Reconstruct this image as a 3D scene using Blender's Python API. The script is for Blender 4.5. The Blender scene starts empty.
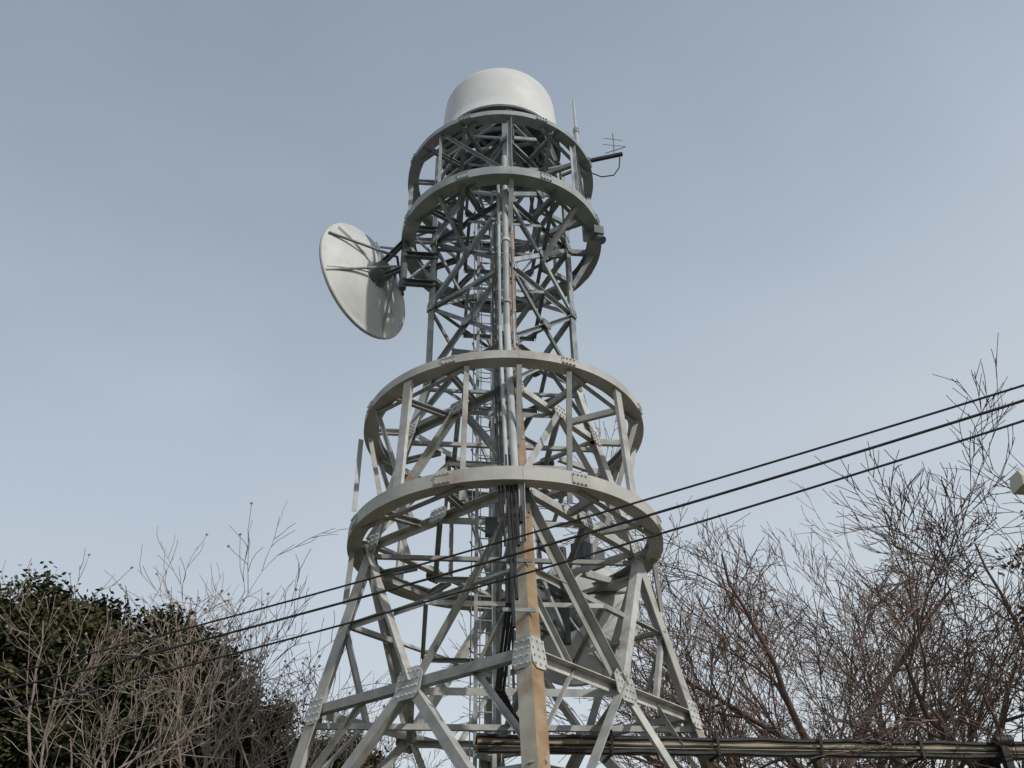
import bpy, math, random
from mathutils import Vector, Matrix
random.seed(7)
V=Vector
EYE=1.6
scn=bpy.context.scene
# ---------------------------------------------------------------- materials
def mat(name, c1, c2, scale=3.0, rough=0.6, metal=0.0, rust=None, rust_lo=0.55, rust_hi=0.7, isl=0.25, bump=0.0, spec=0.3):
    m=bpy.data.materials.new(name); m.use_nodes=True
    nt=m.node_tree; N=nt.nodes; L=nt.links
    b=N['Principled BSDF']
    b.inputs['Roughness'].default_value=rough; b.inputs['Metallic'].default_value=metal
    b.inputs['Specular IOR Level'].default_value=spec
    tc=N.new('ShaderNodeTexCoord')
    n1=N.new('ShaderNodeTexNoise'); n1.inputs['Scale'].default_value=scale; n1.inputs['Detail'].default_value=6
    L.new(tc.outputs['Object'],n1.inputs['Vector'])
    r=N.new('ShaderNodeValToRGB'); r.color_ramp.elements[0].position=0.3; r.color_ramp.elements[1].position=0.7
    r.color_ramp.elements[0].color=(*c1,1); r.color_ramp.elements[1].color=(*c2,1)
    L.new(n1.outputs['Fac'],r.inputs['Fac'])
    col=r.outputs['Color']
    g=N.new('ShaderNodeNewGeometry')
    if rust:
        n2=N.new('ShaderNodeTexNoise'); n2.inputs['Scale'].default_value=1.3; n2.inputs['Detail'].default_value=8; n2.inputs['Roughness'].default_value=0.65
        L.new(tc.outputs['Object'],n2.inputs['Vector'])
        ad=N.new('ShaderNodeMath'); ad.operation='MULTIPLY_ADD'; ad.inputs[1].default_value=0.22
        L.new(g.outputs['Random Per Island'],ad.inputs[0]); L.new(n2.outputs['Fac'],ad.inputs[2])
        mr=N.new('ShaderNodeMapRange'); mr.inputs['From Min'].default_value=rust_lo; mr.inputs['From Max'].default_value=rust_hi
        L.new(ad.outputs[0],mr.inputs['Value'])
        mx=N.new('ShaderNodeMix'); mx.data_type='RGBA'
        L.new(mr.outputs['Result'],mx.inputs['Factor']); L.new(col,mx.inputs['A']); mx.inputs['B'].default_value=(*rust,1)
        col=mx.outputs['Result']
    if isl>0:
        mr2=N.new('ShaderNodeMapRange'); mr2.inputs['To Min'].default_value=1-isl; mr2.inputs['To Max'].default_value=1+isl
        L.new(g.outputs['Random Per Island'],mr2.inputs['Value'])
        vm=N.new('ShaderNodeVectorMath'); vm.operation='SCALE'
        L.new(col,vm.inputs[0]); L.new(mr2.outputs['Result'],vm.inputs['Scale'])
        col=vm.outputs['Vector']
    L.new(col,b.inputs['Base Color'])
    if bump>0:
        bp=N.new('ShaderNodeBump'); bp.inputs['Strength'].default_value=bump; bp.inputs['Distance'].default_value=0.02
        n3=N.new('ShaderNodeTexNoise'); n3.inputs['Scale'].default_value=scale*8
        L.new(tc.outputs['Object'],n3.inputs['Vector']); L.new(n3.outputs['Fac'],bp.inputs['Height']); L.new(bp.outputs['Normal'],b.inputs['Normal'])
    return m
RUST=(0.25,0.165,0.10)
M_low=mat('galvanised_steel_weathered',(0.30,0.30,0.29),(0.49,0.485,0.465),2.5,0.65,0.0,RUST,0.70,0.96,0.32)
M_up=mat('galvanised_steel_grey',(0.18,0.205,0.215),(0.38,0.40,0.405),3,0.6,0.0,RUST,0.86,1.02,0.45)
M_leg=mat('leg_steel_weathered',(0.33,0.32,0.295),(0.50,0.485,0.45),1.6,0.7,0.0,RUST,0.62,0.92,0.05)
M_legn=mat('leg_steel_cream',(0.40,0.365,0.29),(0.54,0.51,0.44),1.6,0.7,0.0,(0.27,0.17,0.09),0.58,0.9,0.05)
M_legr=mat('leg_steel_rust_stained',(0.30,0.20,0.115),(0.44,0.34,0.23),2.2,0.75,0.0,(0.20,0.115,0.06),0.5,0.85,0.05)
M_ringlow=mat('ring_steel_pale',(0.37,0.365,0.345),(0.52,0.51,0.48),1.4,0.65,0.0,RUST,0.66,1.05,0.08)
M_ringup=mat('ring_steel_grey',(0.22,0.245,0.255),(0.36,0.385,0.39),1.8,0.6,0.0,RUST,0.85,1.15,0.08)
M_bolt=mat('bolt_zinc',(0.45,0.45,0.44),(0.62,0.62,0.6),5,0.5,0.2,None,0,1,0.25)
M_pipe=mat('conduit_pale_grey',(0.31,0.33,0.34),(0.47,0.49,0.49),2,0.5)
M_blk=mat('cable_black_rubber',(0.018,0.018,0.02),(0.04,0.04,0.045),4,0.55)
M_white=mat('radome_white_fibreglass',(0.62,0.62,0.61),(0.70,0.70,0.69),0.7,0.45,0,(0.52,0.52,0.50),.5,1.0,0)
M_dish=mat('dish_white_paint',(0.54,0.55,0.545),(0.68,0.69,0.68),0.8,0.5,0,(0.42,0.42,0.40),.55,1.0,0.03)
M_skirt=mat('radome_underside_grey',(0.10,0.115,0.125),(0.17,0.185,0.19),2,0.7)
M_bark=mat('bark_grey_brown',(0.12,0.08,0.065),(0.21,0.15,0.125),4,0.9,0,None,0,1,0.25,0.4)
M_barkp=mat('bark_pale',(0.20,0.155,0.13),(0.34,0.285,0.25),3,0.9,0,None,0,1,0.2,0.4)
M_leaf=mat('evergreen_leaves',(0.026,0.040,0.016),(0.064,0.074,0.032),0.5,0.8,0,(0.10,0.06,0.03),0.64,0.92,0.6,0,.12)
M_leafb=mat('dry_brown_leaves',(0.10,0.065,0.04),(0.17,0.12,0.075),0.6,0.8,0,None,0,1,0.5)
M_ground=mat('ground_grass_soil',(0.07,0.075,0.035),(0.16,0.13,0.08),0.35,0.95,0,None,0,1,0,0.5)
M_conc=mat('concrete',(0.28,0.27,0.26),(0.38,0.37,0.35),2,0.9,0,None,0,1,0.05,0.3)
M_tray=mat('cable_tray_steel',(0.30,0.25,0.17),(0.42,0.37,0.27),2,0.65,0,RUST,0.6,0.9,0.12)
M_lamp=mat('lamp_housing_beige',(0.5,0.47,0.38),(0.6,0.56,0.46),2,0.5)

# ---------------------------------------------------------------- mesh builder
class MB:
    def __init__(s): s.v=[]; s.f=[]; s.m=[]; s.sm=[]
    def add(s,vs,fs,mi=0,smooth=False):
        o=len(s.v); s.v.extend(vs)
        for f in fs: s.f.append([o+i for i in f]); s.m.append(mi); s.sm.append(smooth)
    def prof(s,p,q,pts,hint,mi=0):
        p=V(p);q=V(q); d=(q-p).normalized(); h=V(hint)
        a=h-d*h.dot(d)
        if a.length<1e-4:
            h=V((0.3,0.9,0.2)); a=h-d*h.dot(d)
        a.normalize(); b=d.cross(a); n=len(pts)
        vs=[tuple(p+a*x+b*y) for x,y in pts]+[tuple(q+a*x+b*y) for x,y in pts]
        fs=[[i,(i+1)%n,n+(i+1)%n,n+i] for i in range(n)]+[list(range(n))[::-1],[n+i for i in range(n)]]
        s.add(vs,fs,mi)
    def L(s,p,q,w,t=None,hint=(0,0,1),mi=0,c=True):
        t=t or max(0.012,w*0.1); o=-w*0.35 if c else 0
        s.prof(p,q,[(o,o),(o+w,o),(o+w,o+t),(o+t,o+t),(o+t,o+w),(o,o+w)],hint,mi)
    def bar(s,p,q,w,h,hint=(0,0,1),mi=0):
        s.prof(p,q,[(-h/2,-w/2),(h/2,-w/2),(h/2,w/2),(-h/2,w/2)],hint,mi)
    def C(s,p,q,w,h,t=0.02,hint=(0,0,1),mi=0):
        if w<0:
            s.prof(p,q,[(-h/2,0),(-h/2,w),(-h/2+t,w),(-h/2+t,-t),(h/2-t,-t),(h/2-t,w),(h/2,w),(h/2,0)],hint,mi)
        else:
            s.prof(p,q,[(-h/2,0),(h/2,0),(h/2,w),(h/2-t,w),(h/2-t,t),(-h/2+t,t),(-h/2+t,w),(-h/2,w)],hint,mi)
    def tube(s,p,q,r,r2=None,n=8,mi=0,caps=True):
        r2=r if r2 is None else r2
        p=V(p);q=V(q); d=(q-p)
        if d.length<1e-6: return
        d.normalize(); h=V((0,0,1)) if abs(d.z)<0.9 else V((1,0,0))
        a=(h-d*h.dot(d)).normalized(); b=d.cross(a)
        vs=[]
        for (c,rr) in ((p,r),(q,r2)):
            for i in range(n):
                an=2*math.pi*i/n; vs.append(tuple(c+a*(rr*math.cos(an))+b*(rr*math.sin(an))))
        s.add(vs,[[i,(i+1)%n,n+(i+1)%n,n+i] for i in range(n)],mi,n>6)
        if caps: s.add(vs,[list(range(n))[::-1],[n+i for i in range(n)]],mi)
    def path(s,pts,r,n=6,mi=0):
        for a,b in zip(pts[:-1],pts[1:]): s.tube(a,b,r,None,n,mi,False)
    def plate(s,c,a,b,w,h,t,mi=0):
        c=V(c);a=V(a).normalized();b=V(b); b=(b-a*b.dot(a)).normalized(); n=a.cross(b)
        vs=[]
        for k in (-t/2,t/2):
            for x,y in ((-w/2,-h/2),(w/2,-h/2),(w/2,h/2),(-w/2,h/2)): vs.append(tuple(c+a*x+b*y+n*k))
        s.add(vs,[[3,2,1,0],[4,5,6,7],[0,1,5,4],[1,2,6,5],[2,3,7,6],[3,0,4,7]],mi)
    def lathe(s,c,axis,prof,n=48,mi=0,closed=False,smooth=True,a0=0,a1=2*math.pi):
        c=V(c);ax=V(axis).normalized(); h=V((0,0,1)) if abs(ax.z)<0.9 else V((1,0,0))
        a=(h-ax*h.dot(ax)).normalized(); b=ax.cross(a); k=len(prof); vs=[];fs=[]
        for i in range(n):
            an=a0+(a1-a0)*i/n
            for r,z in prof: vs.append(tuple(c+ax*z+a*(r*math.cos(an))+b*(r*math.sin(an))))
        for i in range(n):
            j=(i+1)%n
            for e in range(k if closed else k-1):
                e2=(e+1)%k; fs.append([i*k+e,j*k+e,j*k+e2,i*k+e2])
        s.add(vs,fs,mi,smooth)
    def obj(s,name,mats,parent=None):
        me=bpy.data.meshes.new(name); me.from_pydata(s.v,[],s.f)
        for m in mats: me.materials.append(m)
        me.polygons.foreach_set('material_index',s.m); me.polygons.foreach_set('use_smooth',s.sm)
        me.update()
        o=bpy.data.objects.new(name,me); scn.collection.objects.link(o)
        if parent: o.parent=parent
        return o
def empty(name,loc=(0,0,0)):
    e=bpy.data.objects.new(name,None); e.location=loc; scn.collection.objects.link(e); e.empty_display_size=0.5
    return e

# ---------------------------------------------------------------- tower
CX,CY=-0.24,20.0
def rad(H): return 2.15+max(0,14-H)*0.24
AZ=[math.radians(a) for a in (-83.5,6.5,96.5,186.5)]
def leg(i,H):
    a=AZ[i%4]; r=rad(H); return V((CX+r*math.cos(a),CY+r*math.sin(a),H+EYE))
def mid(i,H): return (leg(i,H)+leg(i+1,H))/2
def ringp(deg,R,H):
    a=math.radians(deg-83.5); return V((CX+R*math.cos(a),CY+R*math.sin(a),H+EYE))
tower=empty('telecommunication_tower')
AX=lambda H: V((CX,CY,H+EYE))

# legs
mb=MB()
for i in range(4):
    fa=(leg(i+1,5)-leg(i,5)).normalized(); fb=(leg(i-1,5)-leg(i,5)).normalized()
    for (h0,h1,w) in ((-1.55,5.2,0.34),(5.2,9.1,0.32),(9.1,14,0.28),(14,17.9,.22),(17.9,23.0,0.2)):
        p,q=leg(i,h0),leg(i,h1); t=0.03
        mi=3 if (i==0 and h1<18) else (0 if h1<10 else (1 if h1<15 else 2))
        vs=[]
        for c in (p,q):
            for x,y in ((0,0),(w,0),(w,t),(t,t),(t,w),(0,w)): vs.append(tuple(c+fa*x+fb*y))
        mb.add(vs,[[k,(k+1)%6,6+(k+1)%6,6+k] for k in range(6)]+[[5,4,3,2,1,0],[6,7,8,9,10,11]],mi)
        if mi==3:
            for k in (-8,-7,-6): mb.m[k]=4
mb.obj('legs',[M_leg,M_low,M_up,M_legn,M_legr],tower)

# splice and gusset plates with bolts
def bolts(mb,c,a,b,n,w,h,nx,ny,off,mi=1):
    for ix in range(nx):
        for iy in range(ny):
            p=c+a*((ix/(nx-1)-0.5)*w*0.78 if nx>1 else 0)+b*((iy/(ny-1)-0.5)*h*0.8 if ny>1 else 0)+n*off
            mb.tube(p,p+n*0.035,0.024,None,6,mi)
gp=MB()
def gusset(i,pt,w,h,nx,ny,off=0.02,mi=0):
    a=(leg(i+1,5)-leg(i,5)).normalized(); up=((mid(i,9)-mid(i,5))).normalized(); n=up.cross(a)
    if n.dot(pt-AX(pt.z-EYE))<0: n=-n
    c=pt+n*off
    # chamfered plate (octagonal outline)
    x,y,c_=w/2,h/2,min(w,h)*.22; out=[(-x+c_,-y),(x-c_,-y),(x,-y+c_),(x,y-c_),(x-c_,y),(-x+c_,y),(-x,y-c_),(-x,-y+c_)]
    vs=[tuple(c+a*u+up*v_-n*.01) for u,v_ in out]+[tuple(c+a*u+up*v_+n*.01) for u,v_ in out]
    gp.add(vs,[[k,(k+1)%8,8+(k+1)%8,8+k] for k in range(8)]+[list(range(8))[::-1],list(range(8,16))],mi)
    bolts(gp,c,a,up,n,w*.9,h*.9,nx,ny,0.008)
for i in range(4):
    a=(leg(i+1,5)-leg(i,5)).normalized()
    for H,w,h in ((1.3,.5,.6),(5.2,.42,.62),(9.1,.4,.5),(12.3,.36,.45),(14,.32,.4),(16.6,.3,.36),(19.2,.3,.36),(21.7,.26,.3)):
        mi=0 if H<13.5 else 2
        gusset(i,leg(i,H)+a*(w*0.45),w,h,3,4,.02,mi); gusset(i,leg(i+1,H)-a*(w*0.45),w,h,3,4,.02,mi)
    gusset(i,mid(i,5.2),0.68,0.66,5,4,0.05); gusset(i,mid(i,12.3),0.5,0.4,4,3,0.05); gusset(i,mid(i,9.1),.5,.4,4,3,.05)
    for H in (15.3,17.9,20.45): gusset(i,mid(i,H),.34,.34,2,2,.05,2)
gp.obj('gusset_plates',[M_low,M_bolt,M_up],tower)

# bracing
br=MB()
def face_n(i):
    v=mid(i,5)-AX(5); return v.normalized()
def lat(i,p,q,w,mi=0,off=0.0):
    n=face_n(i)*(-0.02-off); n2=face_n(i)
    br.L(p+n,q+n,w,None,n2 if random.random()<.5 else -n2,mi)
lerp=lambda a,b,t:a+(b-a)*t
for i in range(4):
    m=mid(i,5.2)
    lat(i,leg(i,-1.5),mid(i,1.3),.2,0); lat(i,leg(i+1,-1.5),mid(i,1.3),.2,0,.05)
    lat(i,leg(i,1.3),leg(i+1,1.3),.18,0,.09)
    lat(i,leg(i,1.3),m,.21,0,.0); lat(i,leg(i+1,1.3),m,.21,0,.04)
    lat(i,leg(i,5.2),leg(i+1,5.2),.19,0,.08)
    lat(i,leg(i,9.0),m,.21,0,.0); lat(i,leg(i+1,9.0),m,.21,0,.04)
    for (j) in (i,i+1):
        lat(i,leg(j,7.1),lerp(leg(j,9.0),m,.5),.12,0,.12); lat(i,leg(j,7.1),m+(leg(j,5.2)-m)*.5,.11,0,.15)
        lat(i,leg(j,3.2),lerp(leg(j,1.3),m,.5),.12,0,.12); lat(i,leg(j,3.2),m+(leg(j,5.2)-m)*.5,.11,0,.15)
    lat(i,lerp(leg(i,9.0),m,.5),lerp(leg(i+1,9.0),m,.5),.11,0,.18)
    lat(i,leg(i,9.1),leg(i+1,9.1),.18,0,.08)
    m2=mid(i,12.3)
    lat(i,leg(i,9.2),m2,.17,0,0); lat(i,leg(i+1,9.2),m2,.17,0,.04)
    lat(i,leg(i,12.3),leg(i+1,12.3),.16,0,.08)
    for j in (i,i+1): lat(i,leg(j,10.7),lerp(leg(j,9.2),m2,.5),.09,0,.12)
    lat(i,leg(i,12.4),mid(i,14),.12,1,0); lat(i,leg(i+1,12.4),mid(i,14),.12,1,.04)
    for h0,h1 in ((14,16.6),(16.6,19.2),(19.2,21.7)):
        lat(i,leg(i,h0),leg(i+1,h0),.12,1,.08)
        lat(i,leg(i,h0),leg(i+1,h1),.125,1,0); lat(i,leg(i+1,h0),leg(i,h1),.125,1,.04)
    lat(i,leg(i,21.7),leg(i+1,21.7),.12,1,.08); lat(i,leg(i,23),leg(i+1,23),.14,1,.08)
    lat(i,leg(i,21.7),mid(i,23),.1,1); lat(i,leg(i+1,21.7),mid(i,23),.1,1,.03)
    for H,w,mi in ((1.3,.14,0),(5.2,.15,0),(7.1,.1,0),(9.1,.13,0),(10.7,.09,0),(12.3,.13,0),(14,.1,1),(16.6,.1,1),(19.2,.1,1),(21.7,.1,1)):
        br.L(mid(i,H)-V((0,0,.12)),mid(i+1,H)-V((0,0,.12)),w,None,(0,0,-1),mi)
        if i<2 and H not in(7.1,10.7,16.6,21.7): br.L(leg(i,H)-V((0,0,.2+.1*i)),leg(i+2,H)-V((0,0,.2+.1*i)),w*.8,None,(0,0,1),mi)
br.obj('lattice_bracing',[M_low,M_up],tower)

# ring platforms
def ring(name,R,H,h,w,mats,spokes,inner,armw,seed=0):
    r=MB(); t=0.025
    prof=[(R,-h/2),(R,h/2),(R-w,h/2),(R-w,h/2-t),(R-t,h/2-t),(R-t,-h/2+t),(R-w,-h/2+t),(R-w,-h/2)]
    r.lathe(AX(H),(0,0,1),prof[::-1],120,0,True,False)
    for k in range(8):
        d=k*45+19; p=ringp(d,R+.008,H); a=math.radians(d-83.5); n=V((math.cos(a),math.sin(a),0)); tt=V((-n.y,n.x,0))
        r.plate(p,tt,V((0,0,1)),.36,h*.8,.016,0); bolts(r,p,tt,V((0,0,1)),n,.36,h*.75,4,2,.002,0)
    for d in spokes:
        p=ringp(d,R-.03,H-.02); q=ringp(d,inner(d),H-.02)
        r.C(p,q,armw*.7,armw,.02,(0,0,1),2)
        pp=ringp(d,R-w*.5,H); r.plate(pp,(p-q),V((0,0,1)),w,h*.92,.02,2)
    o=r.obj(name,mats,tower); return o
def inner_low(H):
    def f(d):
        d=d%90
        return rad(H)*(1.0 if d in (0,) else 1/(math.cos(math.radians(d))+math.sin(math.radians(d))))
    return f
sp8=[0,45,90,135,180,225,270,315]; sp12=[0,30,60,90,120,150,180,210,240,270,300,330]
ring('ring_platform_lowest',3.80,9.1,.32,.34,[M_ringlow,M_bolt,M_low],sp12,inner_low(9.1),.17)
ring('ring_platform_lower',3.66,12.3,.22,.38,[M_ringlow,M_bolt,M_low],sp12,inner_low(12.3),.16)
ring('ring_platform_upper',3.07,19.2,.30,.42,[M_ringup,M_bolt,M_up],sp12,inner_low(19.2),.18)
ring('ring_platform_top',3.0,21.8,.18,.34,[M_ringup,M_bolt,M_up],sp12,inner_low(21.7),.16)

st=MB()
for d in (45,135,225,315):
    st.bar(ringp(d,3.55,12.2),ringp(d,3.68,9.2),.24,.09,ringp(d,1,0)-AX(0),0)
for d in (20,70,110,160,200,250,290,340):
    st.L(ringp(d,3.5,12.15),ringp(d+(8 if d%90<45 else -8),inner_low(9.1)(d),9.2),.12,None,(0,0,1),0)
for d in (0,90,180,270):
    st.L(ringp(d,3.5,12.1),ringp(d,rad(10.2)+.02,10.2),.12,None,(0,0,1),0)
    st.L(ringp(d,3.65,8.98),ringp(d,rad(7.6)+.02,7.6),.12,None,(0,0,1),0)
for d in sp8:
    st.L(ringp(d,2.86,21.7),ringp(d,2.86,19.35),.13,None,ringp(d,1,0)-AX(0),1)
    st.L(ringp(d+2,2.84,21.7),ringp(d+43,2.84,19.4),.09,None,ringp(d+20,1,0)-AX(0),1) if d in (45,135,225,315) else None
    st.L(ringp(d,2.86,19.1),ringp(d,inner_low(17.9)(d),17.7),.13,None,(0,0,1),1)
for H,R,mi in ((9.0,3.6,0),(12.2,3.45,0),(19.15,2.8,1),(21.7,2.8,1)):
    for d in (45,135,225,315):
        st.L(ringp(d-25,R,H-.06),ringp(d+25,R,H-.06),.12,None,(0,0,1),mi)
for H in (19.2,21.75):
    for k in (-1.3,1.3):
        a=ringp(90,1,0)-AX(0); b=ringp(0,1,0)-AX(0); l=math.sqrt(2.9**2-k*k)
        st.L(AX(H-.22)+a*k-b*l,AX(H-.22)+a*k+b*l,.12,None,(0,0,1),1)
st.obj('ring_struts',[M_low,M_up],tower)

ld=MB()
p=ringp(-95,3.72,12.2); ld.plate(p+V((-.04,0,-1.0)),V((1,.4,0)),V((0.02,0,1)),.13,2.1,.01,1)
for (x,y,z0,z1,w) in ((-.75,20.3,-1.55,22.6,.42),):
    a=V((x-w/2,y,z0+EYE)); b=V((x+w/2,y+.1,z0+EYE)); u=V((0,0,z1-z0))
    ld.bar(a,a+u,.05,.09,(1,0,0),0); ld.bar(b,b+u,.05,.09,(1,0,0),0)
    k=0
    while k<z1-z0:
        ld.tube(a+V((0,0,k)),b+V((0,0,k)),.018,None,6,0); k+=.3
    k=3.0
    while k<z1-z0:
        c=V((x,y+.1,k+z0+EYE)); pts=[c+V((.38*math.cos(t),.1+.55*math.sin(t),0)) for t in [math.pi*j/8 for j in range(9)]]
        ld.path(pts,.02,4,0); k+=.9
    for j in range(1,8,2):
        t=math.pi*j/8; q=V((x+.38*math.cos(t),y+.2+.55*math.sin(t),EYE+z0+3)); ld.tube(q,q+V((0,0,z1-z0-3)),.015,None,4,0)
ld.obj('ladder',[M_up,M_pipe],tower)
cb=MB()
def alongleg(off,tang,h0,h1):
    n=(leg(0,5)-AX(5)); n.normalize(); t=V((-n.y,n.x,0)); out=[]
    H=h0
    while H<h1: out.append(leg(0,H)+n*off+t*tang); H+=1.2
    out.append(leg(0,h1)+n*off+t*tang); return out
cb.path(alongleg(.16,-.12,9.4,20.6),.085,10,0)
cb.path(alongleg(.12,-.30,9.4,19.9),.05,10,0)
cb.path(alongleg(.12,.05,11,20.2),.03,8,2)
for o,t,h in ((.12,-.40,18),(.10,-.47,16)): cb.path(alongleg(o,t,7.4,h),.022,6,1)
for o,t,h in ((.12,-.22,6.2),(.17,-.14,7.4),(.12,-.05,8.0),(.14,-.30,5.6)): cb.path(alongleg(o,t,h,9.8),.035,6,1)
for k in range(3):
    a=leg(0,6.3)+V((-.25-.07*k,.3,0)); cb.path([a+V((0,0,.6)),a,V((a.x-.25,a.y+1.2,EYE+5.0)),V((.1+.1*k,19.6,EYE+4.6))],.035,6,1)
for H in [x*1.1+6 for x in range(14)]:
    c=leg(0,H); n=(leg(0,5)-AX(5)).normalized(); t=V((-n.y,n.x,0))
    cb.plate(c+n*.06-t*.18,t,V((0,0,1)),.62,.07,.04,2)
for H in (12.8,15,17.2,19.4):
    c=alongleg(.16,-.12,H,H+.05)[0]; cb.tube(c-V((0,0,.05)),c+V((0,0,.05)),.12,None,12,0)
for k in range(4):
    x=-.2+.1*k; cb.tube(V((x,20.05,EYE+4.8)),V((x+.02*k,20.05,EYE+22.8)),.03,None,6,1 if k%2 else 0)
cb.obj('feeder_cables',[M_pipe,M_blk,M_up],tower)
eq=MB()
def box(mb,c,s,mi=0,rz=0):
    c=V(c); a=V((math.cos(rz),math.sin(rz),0)); mb.plate(c,a,V((0,0,1)),s[0],s[2],s[1],mi)
box(eq,(-1.3,19.5,EYE+14.5),(.7,.45,.35),1,.2); box(eq,(.25,19.8,EYE+10.2),(.35,.3,.6),1,.4)
box(eq,(2.62,19.1,EYE+18.8),(.3,.35,.3),1,.3); eq.tube((2.62,19.1,EYE+18.65),(2.75,19.0,EYE+18.4),.1,.13,10,1)
box(eq,(-.5,17.75,EYE+8.6),(.3,.22,.4),1,.1); box(eq,(.2,16.75,EYE+8.7),(.24,.18,.6),1,.1)
box(eq,(1.9,21.6,EYE+9.6),(.9,.4,.5),1,.8)
eq.obj('equipment_boxes',[M_pipe,M_skirt],tower)
ft=MB()
for i in range(4):
    c=leg(i,-1.55); ft.lathe((c.x,c.y,-.2),(0,0,1),[(0,.0),(.75,0),(.75,.42),(.6,.48),(0,.48)],4,0,False,False)
ft.obj('concrete_footings',[M_conc],tower)

# ---------------------------------------------------------------- drum radome
rd_e=empty('radome_antenna',(CX,CY,EYE+23.35))
rd=MB(); R=2.0
prof=[(0,.12),(R-.12,.12),(R-.12,0.0),(R+.03,0.0),(R+.03,.10),(R,.12),(R-.02,.6),(R-.06,1.4)]
for k in range(0,11):
    t=math.pi/2*k/10; prof.append((R-.10-.85+.85*math.cos(t),1.95+.72*math.sin(t)))
prof+= [(.6,2.76),(0,2.82)]
rd.lathe((0,0,0),(0,0,1),prof[4:],72,0)
rd.lathe((0,0,0),(0,0,1),prof[:5],72,1,False,False)
rd.obj('radome_shell',[M_white,M_skirt],rd_e)
rb=MB()
for k in range(8):
    a=k*math.pi/4+.2; u=V((math.cos(a),math.sin(a),0))
    rb.C(u*.2+V((0,0,-.1)),u*1.95+V((0,0,-.1)),.1,.18,.02,(0,0,1),0)
    rb.L(u*1.8+V((0,0,-.2)),u*2.1+V((0,0,-1.6)),.1,None,(0,0,1),0)
    rb.L(u*1.2+V((0,0,-.2)),V((u.y,-u.x,0))*1.9+V((0,0,-1.6)),.09,None,(0,0,1),0)
rb.lathe((0,0,-.05),(0,0,1),[(1.2,-.14),(1.28,-.14),(1.28,.0),(1.2,0)],36,0,True,False)
rb.lathe((0,0,-.35),(0,0,1),[(0,-.9),(.6,-.9),(.7,-.5),(.7,.3),(0,.3)],20,1)
rb.obj('radome_support_frame',[M_up,M_skirt],rd_e)

# ---------------------------------------------------------------- dish antennas
def dish(center,n,R,depth,mountto,name='microwave_dish_antenna',angs=(0.35,1.3,2.8,3.6,5.2)):
    n=V(n).normalized(); e=empty(name,center); d=MB()
    K=14
    back=[(R*k/K, -depth+depth*(k/K)**2) for k in range(K+1)]
    front=[(r,z+.05) for r,z in back][::-1]
    d.lathe((0,0,0),n,back+[(R+.05,.0),(R+.05,.10),(R-.02,.10)]+front[1:],64,0)
    d.lathe((0,0,.0),n,[(R+.02+.05*math.cos(t),.05+.05*math.sin(t)) for t in [2*math.pi*q/8 for q in range(8)]],64,1,True)
    d.obj('reflector',[M_dish,M_pipe],e)
    s=MB(); up=V((0,0,1)); side=n.cross(up).normalized(); hub=-n*(depth+.02)
    s.lathe((0,0,0),n,[(0,-depth-.35),(.3,-depth-.35),(.33,-depth-.1),(.45,-depth+.05),(0,-depth+.05)],20,1,False,False)
    for k in range(6):
        a=k*math.pi/3+.39; u=side*math.cos(a)+up*math.sin(a)
        for q in range(4):
            t0=.2+q*.19; t1=t0+.19
            s.bar(u*R*t0+n*(-depth+depth*t0*t0-.02),u*R*t1+n*(-depth+depth*t1*t1-.02),.03,.05,n,2)
    mt=V(mountto)-V(center)
    for a in angs:
        u=side*math.cos(a)+up*math.sin(a); s.tube(mt*.8+up*.5*math.sin(a),u*(R-.02)-n*.02,.042,None,6,0)
    for zz in (-.55,.55):
        s.C(hub+up*zz*.5-n*.2,mt+up*zz,.12,.16,.02,(0,0,1),1)
    s.tube(mt+up*-1.3,mt+up*1.3,.11,None,12,1)
    ce=V((CX,CY,0))-V(mountto); ce.z=0; ce.normalize()
    for zz in (-1.1,0,1.1):
        s.C(mt+up*zz,mt+up*zz+ce*1.0,.14,.2,.02,(0,0,1),1)
    s.L(mt+up*-1.1,mt+up*.1+ce*1.0,.1,None,(0,0,1),0); s.L(mt+up*1.1,mt+up*0+ce*1.0,.1,None,(0,0,1),0)
    for a in (.5,2.6,4.71):
        u=side*math.cos(a)+up*math.sin(a); s.tube(u*(R*.7)-n*.2,n*.35+u*.1,.022,None,6,0)
    s.tube(n*.25,n*.5,.16,None,14,0)
    s.obj('mount_and_stays',[M_up,M_skirt,M_dish],e)
dish((-4.36,20.1,EYE+18.0),(-.84,.54,-.04),1.84,.45,(-3.15,19.6,EYE+18.5))
dish((1.6,23.1,EYE+8.4),(.35,.94,0),1.65,.5,(1.25,22.0,EYE+8.7))

# ---------------------------------------------------------------- whip + yagi
w=MB()
w.tube((0,0,0),(0,0,5.0),.08,None,10,0); w.tube((0,0,5.0),(0,0,6.6),.055,.04,10,0); w.tube((0,0,4.9),(0,0,5.1),.1,None,10,1)
for z in (.8,3.2): w.bar((0,0,z),(-.55,.3,z),.06,.1,(0,0,1),1)
wo=w.obj('whip_antenna',[M_pipe,M_up]); wo.location=(2.3,19.4,EYE+18.8)
y=MB()
y.tube((-.1,0,-.25),(1.35,0,.15),.075,None,10,0)
y.tube((-1.1,0,-.5),(-.1,0,-.25),.045,None,8,1)
y.tube((1.1,0,.05),(1.1,-.15,1.0),.018,None,6,1)
for zz,l in ((.45,.36),(.75,.3)): y.tube((1.1-l,-.08,zz+.1),(1.1+l,-.1,zz-.05),.011,None,6,1)
y.tube((.8,0,.2),(1.5,0,.5),.016,None,6,1)
pts=[V((.0,0,-.3)),V((.25,0,-.7)),V((.6,0,-.92)),V((1.0,0,-.85)),V((1.2,0,-.5)),V((1.28,0,.1))]
y.path(pts,.02,6,0)
yo=y.obj('yagi_antenna',[M_blk,M_up]); yo.location=(2.4,19.5,EYE+22.6)

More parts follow.
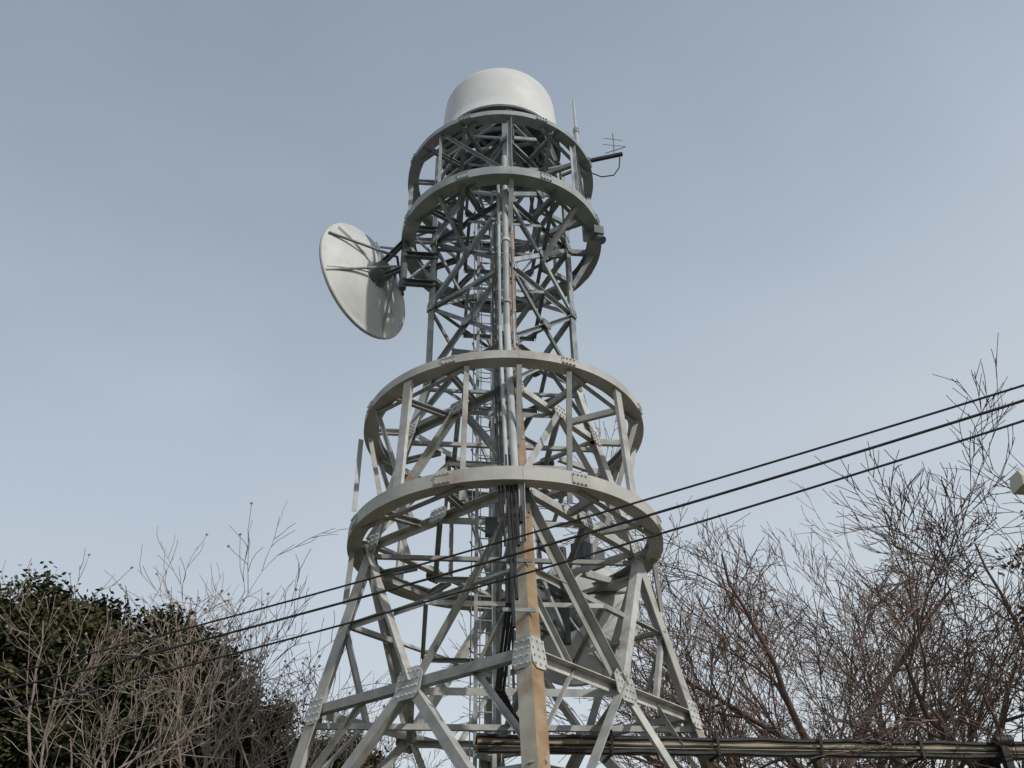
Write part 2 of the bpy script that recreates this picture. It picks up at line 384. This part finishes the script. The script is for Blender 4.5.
# ---------------------------------------------------------------- overhead wires
def wire(a,b,sag,r,n=60):
    m=MB(); a=V(a);b=V(b); P=[a.lerp(b,k/n)-V((0,0,4*sag*(k/n)*(1-k/n))) for k in range(n+1)]
    m.path(P,r,6,0); return m
def ray(u,v):
    c,s=math.cos(math.radians(35)),math.sin(math.radians(35)); u0=u+.02*v; v0=v-.02*u
    return V((u0,c-v0*s,s+v0*c))
def pt(px,py,dist):
    d=ray((px-512)/887,(384-py)/887); return V((0,0,EYE))+d*(dist/d.y)
for k,(ya,yb) in enumerate(((374,686),(389,700),(409,720))):
    a=pt(1060,ya,9.5); b=pt(-40,yb,17.0)
    ee=empty('overhead_cable'); wire(a,b,.16+.03*k,(.018,.022,.018)[k]).obj('cable',[M_blk],ee)

# ---------------------------------------------------------------- cable tray to the right
T0=V((-.9,19.45,EYE+4.46)); T1=V((17,22.1,EYE+4.48))
tr=empty('cable_tray'); t=MB(); d=(T1-T0).normalized(); s=V((-d.y,d.x,0))
for o in (-.28,.28): t.C(T0+s*o,T1+s*o,.06*(1 if o<0 else -1),.2,.012,(0,0,1),0)
L=(T1-T0).length; k=.2
while k<L:
    t.bar(T0+d*k-s*.27-V((0,0,.07)),T0+d*k+s*.27-V((0,0,.07)),.05,.03,(0,0,1),0); k+=.45
for j,o in enumerate((-.2,-.12,-.03,.07,.16)):
    P=[T0+d*(L*q/40)+s*(o+.02*math.sin(q*1.3+j))+V((0,0,.06+.07*(j%2)+.02*math.sin(q*.9+j*2))) for q in range(41)]
    t.path(P,.055,8,1)
for j,o in enumerate((-.33,-.36,-.34)):
    P=[T0+d*(L*q/80)+s*o+V((0,0,(.12,-.16,-.03)[j]-.03*abs(math.sin(q*.35+j)))) for q in range(81)]
    t.path(P,(.04,.045,.025)[j],6,1)
for kk in (2.8,5.1,7.4,9.7): 
    t.bar(T0+d*kk-s*.42-V((0,0,.24)),T0+d*kk-s*.42+V((0,0,.24)),.06,.05,(1,0,0),1)
    t.bar(T0+d*kk-s*.42-V((0,0,.22)),T0+d*kk+s*.42-V((0,0,.22)),.05,.05,(0,0,1),1)
t.obj('tray',[M_tray,M_blk],tr)
ps=MB(); pc=T0+d*11.6
ps.lathe((pc.x,pc.y,0),(0,0,1),[(0,0),(.13,0),(.11,pc.z-.2),(0,pc.z-.2)],16,0)
ps.bar(pc-s*.45-V((0,0,.2)),pc+s*.45-V((0,0,.2)),.16,.14,(0,0,1),0)
for o in(-.46,.42): ps.bar(pc+s*o-V((0,0,.55)),pc+s*o+V((0,0,.25)),.2,.16,(1,0,0),0)
ps.tube(pc-s*.5+V((-.16,0,.12)),pc-s*.5+V((.2,0,.12)),.13,None,12,0)
ps.obj('support_post',[M_blk],tr)

# ---------------------------------------------------------------- lamp at the right edge
lp=pt(1026,484,8.5); lamp=empty('street_lamp',(lp.x,lp.y,0)); lm=MB()
lm.lathe((1.3,.1,0),(0,0,1),[(0,0),(.09,0),(.06,lp.z+.1),(0,lp.z+.1)],14,1)
lm.tube((1.3,.1,lp.z),(.2,.0,lp.z+.02),.03,None,10,1)
lm.prof((.25,0,lp.z),(-.1,0,lp.z+.03),[(-.09,-.12),(.0,-.14),(.09,-.09),(.1,.09),(.0,.14),(-.09,.12)],(0,0,1),0)
lm.obj('pole_and_head',[M_lamp,M_conc],lamp)

# ---------------------------------------------------------------- bare trees
def bare_tree(name,loc,height,spread,seed,barkm,trunk_r=.2,lv=5,kids=(7,6,6,5,4),trunk_h=.25,tw=.008,up=.25,wob=.22,buds=0,xyk=1.0):
    rnd=random.Random(seed); m=MB(); m2=[]
    def rv(): return V((rnd.gauss(0,1),rnd.gauss(0,1),rnd.gauss(0,1)))
    def branch(p,d,L,r,lev):
        nseg=(7,8,6,4,3,2)[lev]; pts=[(p,r)]; dirs=[d.copy()]
        for k in range(nseg):
            d=(d+rv()*wob*(.5 if lev==0 else .8)+V((0,0,up*(.5 if lev<3 else .3)))*(.35)).normalized()
            p=p+d*(L/nseg); rr=max(tw*.7,r*(1-(k+1)/nseg*(.72 if lev else .55))); pts.append((p,rr)); dirs.append(d.copy())
        n=8 if lev==0 else (6 if lev==1 else (4 if lev==2 else 3))
        vs=[];fs=[]
        for k,(c,rr) in enumerate(pts):
            dd=dirs[k]; h=V((0,0,1)) if abs(dd.z)<.9 else V((1,0,0)); a=(h-dd*h.dot(dd)).normalized(); b=dd.cross(a)
            for i in range(n):
                an=2*math.pi*i/n; vs.append(tuple(c+a*(rr*math.cos(an))+b*(rr*math.sin(an))))
        for k in range(nseg):
            for i in range(n): fs.append([k*n+i,k*n+(i+1)%n,(k+1)*n+(i+1)%n,(k+1)*n+i])
        m.add(vs,fs,0,lev<3)
        if lev>=lv:
            if buds and rnd.random()<buds: m2.append(pts[-1][0])
            return
        nk=kids[lev]
        for c in range(nk):
            t=(trunk_h*1.6+(1-trunk_h*1.6)*(c+.6)/nk) if lev==0 else (.25+.75*(c+rnd.random()*.8)/nk)
            t=min(t,.99); k=min(int(t*nseg),nseg-1); f=t*nseg-k
            q=pts[k][0].lerp(pts[k+1][0],f); rr=pts[k][1]*(1-f)+pts[k+1][1]*f; dd=dirs[k]
            s=rv(); s=(s-dd*s.dot(dd)).normalized()
            ang=rnd.uniform(.35,.75)*(spread if lev<2 else .85)
            nd=(dd*math.cos(ang)+s*math.sin(ang)).normalized()
            ll=L*(rnd.uniform(.42,.64) if lev else rnd.uniform(.8,1.0)*(1.2-.35*t))
            branch(q,nd,ll,max(tw,rr*rnd.uniform(.55,.75)),lev+1)
    branch(V((0,0,0)),V((0,0,1)),height*.5,trunk_r,0)
    zs=sorted(v[2] for v in m.v); k=height/zs[int(len(zs)*.995)]
    m.v=[(x*k*xyk,y*k*xyk,z*k) for x,y,z in m.v]; m2=[V((c.x*k*xyk,c.y*k*xyk,c.z*k)) for c in m2]
    for c in m2:
        m.lathe(c,(0,0,1),[(0,-.045),(.045,0),(0,.045)],4,0)
    o=m.obj(name,[barkm]); o.location=loc; return o
K=(9,6,5,4,3)
bare_tree('bare_tree',(8.8,24.5,0),14.9,1.3,71,M_bark,.30,5,K,.12,.012,.12,.12,0,1.12)
bare_tree('bare_tree',(13.8,26,0),13.6,1.3,23,M_bark,.30,5,K,.12,.012,.14,.12,0,1.1)
bare_tree('bare_tree',(6.0,29,0),12.6,1.2,31,M_bark,.18,5,K,.14,.012,.2,.13)
bare_tree('bare_tree',(12,34,0),16.5,1.2,37,M_bark,.22,5,K,.14,.013,.2,.13)
bare_tree('bare_tree',(-8.0,23.5,0),11.7,.9,41,M_barkp,.15,4,(8,6,4,3,3),.25,.011,.25,.22,.2)
bare_tree('bare_tree',(-11.6,22.5,0),10.9,.85,43,M_barkp,.15,4,(6,4,4,3,3),.25,.010,.25,.22,.2)
bare_tree('bare_tree',(-6.6,27,0),11.6,.85,47,M_barkp,.13,4,(8,5,4,3,3),.25,.012,.25,.22,.2)
bare_tree('bare_tree',(-3.8,33,0),9.8,.9,53,M_bark,.12,5,(7,5,5,3,3),.25,.012)
bare_tree('bare_tree',(-7.5,35,0),11.5,.9,59,M_bark,.14,5,(7,5,5,3,3),.25,.012)

# ---------------------------------------------------------------- evergreen trees
def leafy(name,loc,height,rx,seed,leafm,nclump=90,per=330,ls=.11,base=.35):
    rnd=random.Random(seed); e=empty(name,loc); m=MB()
    t=MB(); top=height*.8; prev=V((0,0,0))
    for k in range(6):
        nx=V((rnd.gauss(0,.12),rnd.gauss(0,.12),top*(k+1)/6)); t.tube(prev,nx,.26*(1-k/7),.26*(1-(k+1)/7),8,0,False); prev=nx
    hc=height*(base+1)/2; hz=height*(1-base)/2
    for k in range(nclump):
        while True:
            u=V((rnd.uniform(-1,1),rnd.uniform(-1,1),rnd.uniform(-1,1)))
            if .35<u.length<1: break
        u*=rnd.uniform(.85,1.1)
        tz=(u.z+1)/2; sh=rx*(1.05-.36*max(0,tz))
        c=V((u.x*sh,u.y*sh,hc+u.z*hz)); cr=rnd.uniform(.35,.95)
        if k%3==0: t.tube(V((0,0,max(1.5,c.z*.62))),c,.06,.015,5,0,False)
        for j in range(int(per*(.5+cr))):
            g=V((rnd.gauss(0,.5),rnd.gauss(0,.5),rnd.gauss(0,.38)))*cr; p=c+g
            a=V((rnd.gauss(0,1),rnd.gauss(0,1),rnd.gauss(0,.7))).normalized(); b=a.cross(V((rnd.gauss(0,1),rnd.gauss(0,1),rnd.gauss(0,1)))).normalized()
            l=ls*rnd.uniform(.6,1.3); w=l*.5
            m.v.extend([tuple(p-a*l),tuple(p+b*w),tuple(p+a*l),tuple(p-b*w)]); o=len(m.v)-4
            m.f.append([o,o+1,o+2,o+3]); m.m.append(0); m.sm.append(False)
    t.obj('trunk_and_limbs',[M_bark],e); m.obj('foliage',[leafm],e)
leafy('evergreen_tree',(-14.2,26.5,0),12.3,3.9,101,M_leaf,190,400,.10)
leafy('evergreen_tree',(-11.3,28.0,0),12.2,3.3,102,M_leaf,170,400,.10)
leafy('evergreen_tree',(-17.2,26.0,0),12.6,3.6,103,M_leaf,150,400,.10)
leafy('evergreen_tree',(-9.0,30.0,0),10.8,2.9,104,M_leaf,130,380,.10)
leafy('evergreen_tree',(-6.2,31.5,0),9.4,2.7,105,M_leaf,100,340,.10)
leafy('oak_tree',(15.4,24,0),13.2,2.4,106,M_leafb,42,130,.09,.45)

# ---------------------------------------------------------------- ground
g=MB(); n=60; S=1500.0
def gz(x,y):
    r=math.hypot(x,y-15); return 0 if r<45 else -min(30,(r-45)*.05)*0.6
cs=[-S,-700,-350,-180,-100,-70,-55,-45,-35,-25,-15,-5,5,15,25,35,45,55,70,100,180,350,700,S]
vs=[(x,y,gz(x,y)) for y in cs for x in cs]; q=len(cs)
g.add(vs,[[j*q+i,j*q+i+1,(j+1)*q+i+1,(j+1)*q+i] for j in range(q-1) for i in range(q-1)],0,True)
g.obj('ground',[M_ground])

# ---------------------------------------------------------------- light
sd=V((.60,-.60,.55)).normalized(); el=math.asin(sd.z); rot=math.atan2(sd.x,sd.y)
sl=bpy.data.lights.new('sun','SUN'); sl.energy=2.4; sl.angle=math.radians(1.5); sl.color=(1,.96,.89)
so=bpy.data.objects.new('sun',sl); scn.collection.objects.link(so); so.rotation_euler=sd.to_track_quat('Z','Y').to_euler()
wd=bpy.data.worlds.new('World'); scn.world=wd; wd.use_nodes=True; nt=wd.node_tree; N=nt.nodes; Lk=nt.links
bg=N['Background']; sky=N.new('ShaderNodeTexSky'); sky.sky_type='NISHITA'; sky.sun_disc=False
sky.sun_elevation=el; sky.sun_rotation=rot; sky.air_density=1.2; sky.dust_density=2.0; sky.ozone_density=1.5; sky.altitude=100
tc=N.new('ShaderNodeTexCoord'); mp=N.new('ShaderNodeMapping'); mp.inputs['Scale'].default_value=(1,1,2.0)
ns=N.new('ShaderNodeTexNoise'); ns.inputs['Scale'].default_value=1.7; ns.inputs['Detail'].default_value=5; ns.inputs['Roughness'].default_value=.5; ns.inputs['Distortion'].default_value=.6
Lk.new(tc.outputs['Generated'],mp.inputs[0]); Lk.new(mp.outputs[0],ns.inputs['Vector'])
sp=N.new('ShaderNodeSeparateXYZ'); Lk.new(tc.outputs['Generated'],sp.inputs[0])
cr=N.new('ShaderNodeValToRGB'); e=cr.color_ramp.elements
e[0].position=0.0; e[0].color=(.71,.76,.79,1)
e[1].position=1.0; e[1].color=(.255,.30,.37,1)
for p_,c_ in ((.3,(.585,.65,.71,1)),(.55,(.475,.545,.62,1)),(.8,(.325,.385,.46,1))):
    x=e.new(p_); x.color=c_
ad=N.new('ShaderNodeMath'); ad.operation='MULTIPLY_ADD'; ad.inputs[1].default_value=-.22
Lk.new(sp.outputs['X'],ad.inputs[0]); Lk.new(sp.outputs['Z'],ad.inputs[2])
ad2=N.new('ShaderNodeMath'); ad2.operation='MULTIPLY_ADD'; ad2.inputs[1].default_value=-.30
Lk.new(ns.outputs['Fac'],ad2.inputs[0]); Lk.new(ad.outputs[0],ad2.inputs[2])
ad3=N.new('ShaderNodeMath'); ad3.operation='ADD'; ad3.inputs[1].default_value=.13; Lk.new(ad2.outputs[0],ad3.inputs[0])
Lk.new(ad3.outputs[0],cr.inputs['Fac'])
vm=N.new('ShaderNodeVectorMath'); vm.operation='SCALE'; vm.inputs['Scale'].default_value=1/.13; Lk.new(cr.outputs['Color'],vm.inputs[0])
mx=N.new('ShaderNodeMix'); mx.data_type='RGBA'; mx.inputs['Factor'].default_value=.88
Lk.new(vm.outputs[0],mx.inputs['B']); Lk.new(sky.outputs[0],mx.inputs['A']); Lk.new(mx.outputs['Result'],bg.inputs['Color'])
bg.inputs['Strength'].default_value=.13

# ---------------------------------------------------------------- camera
cam=bpy.data.cameras.new('camera'); co=bpy.data.objects.new('camera',cam); scn.collection.objects.link(co)
cam.sensor_width=36; cam.lens=887/1024*36; cam.clip_end=5000
co.matrix_world=Matrix.Translation((0,0,EYE))@Matrix.Rotation(math.radians(125),4,'X')@Matrix.Rotation(-.02,4,'Z')
scn.camera=co
scn.view_settings.view_transform='Standard'; scn.view_settings.look='None'; scn.view_settings.exposure=0
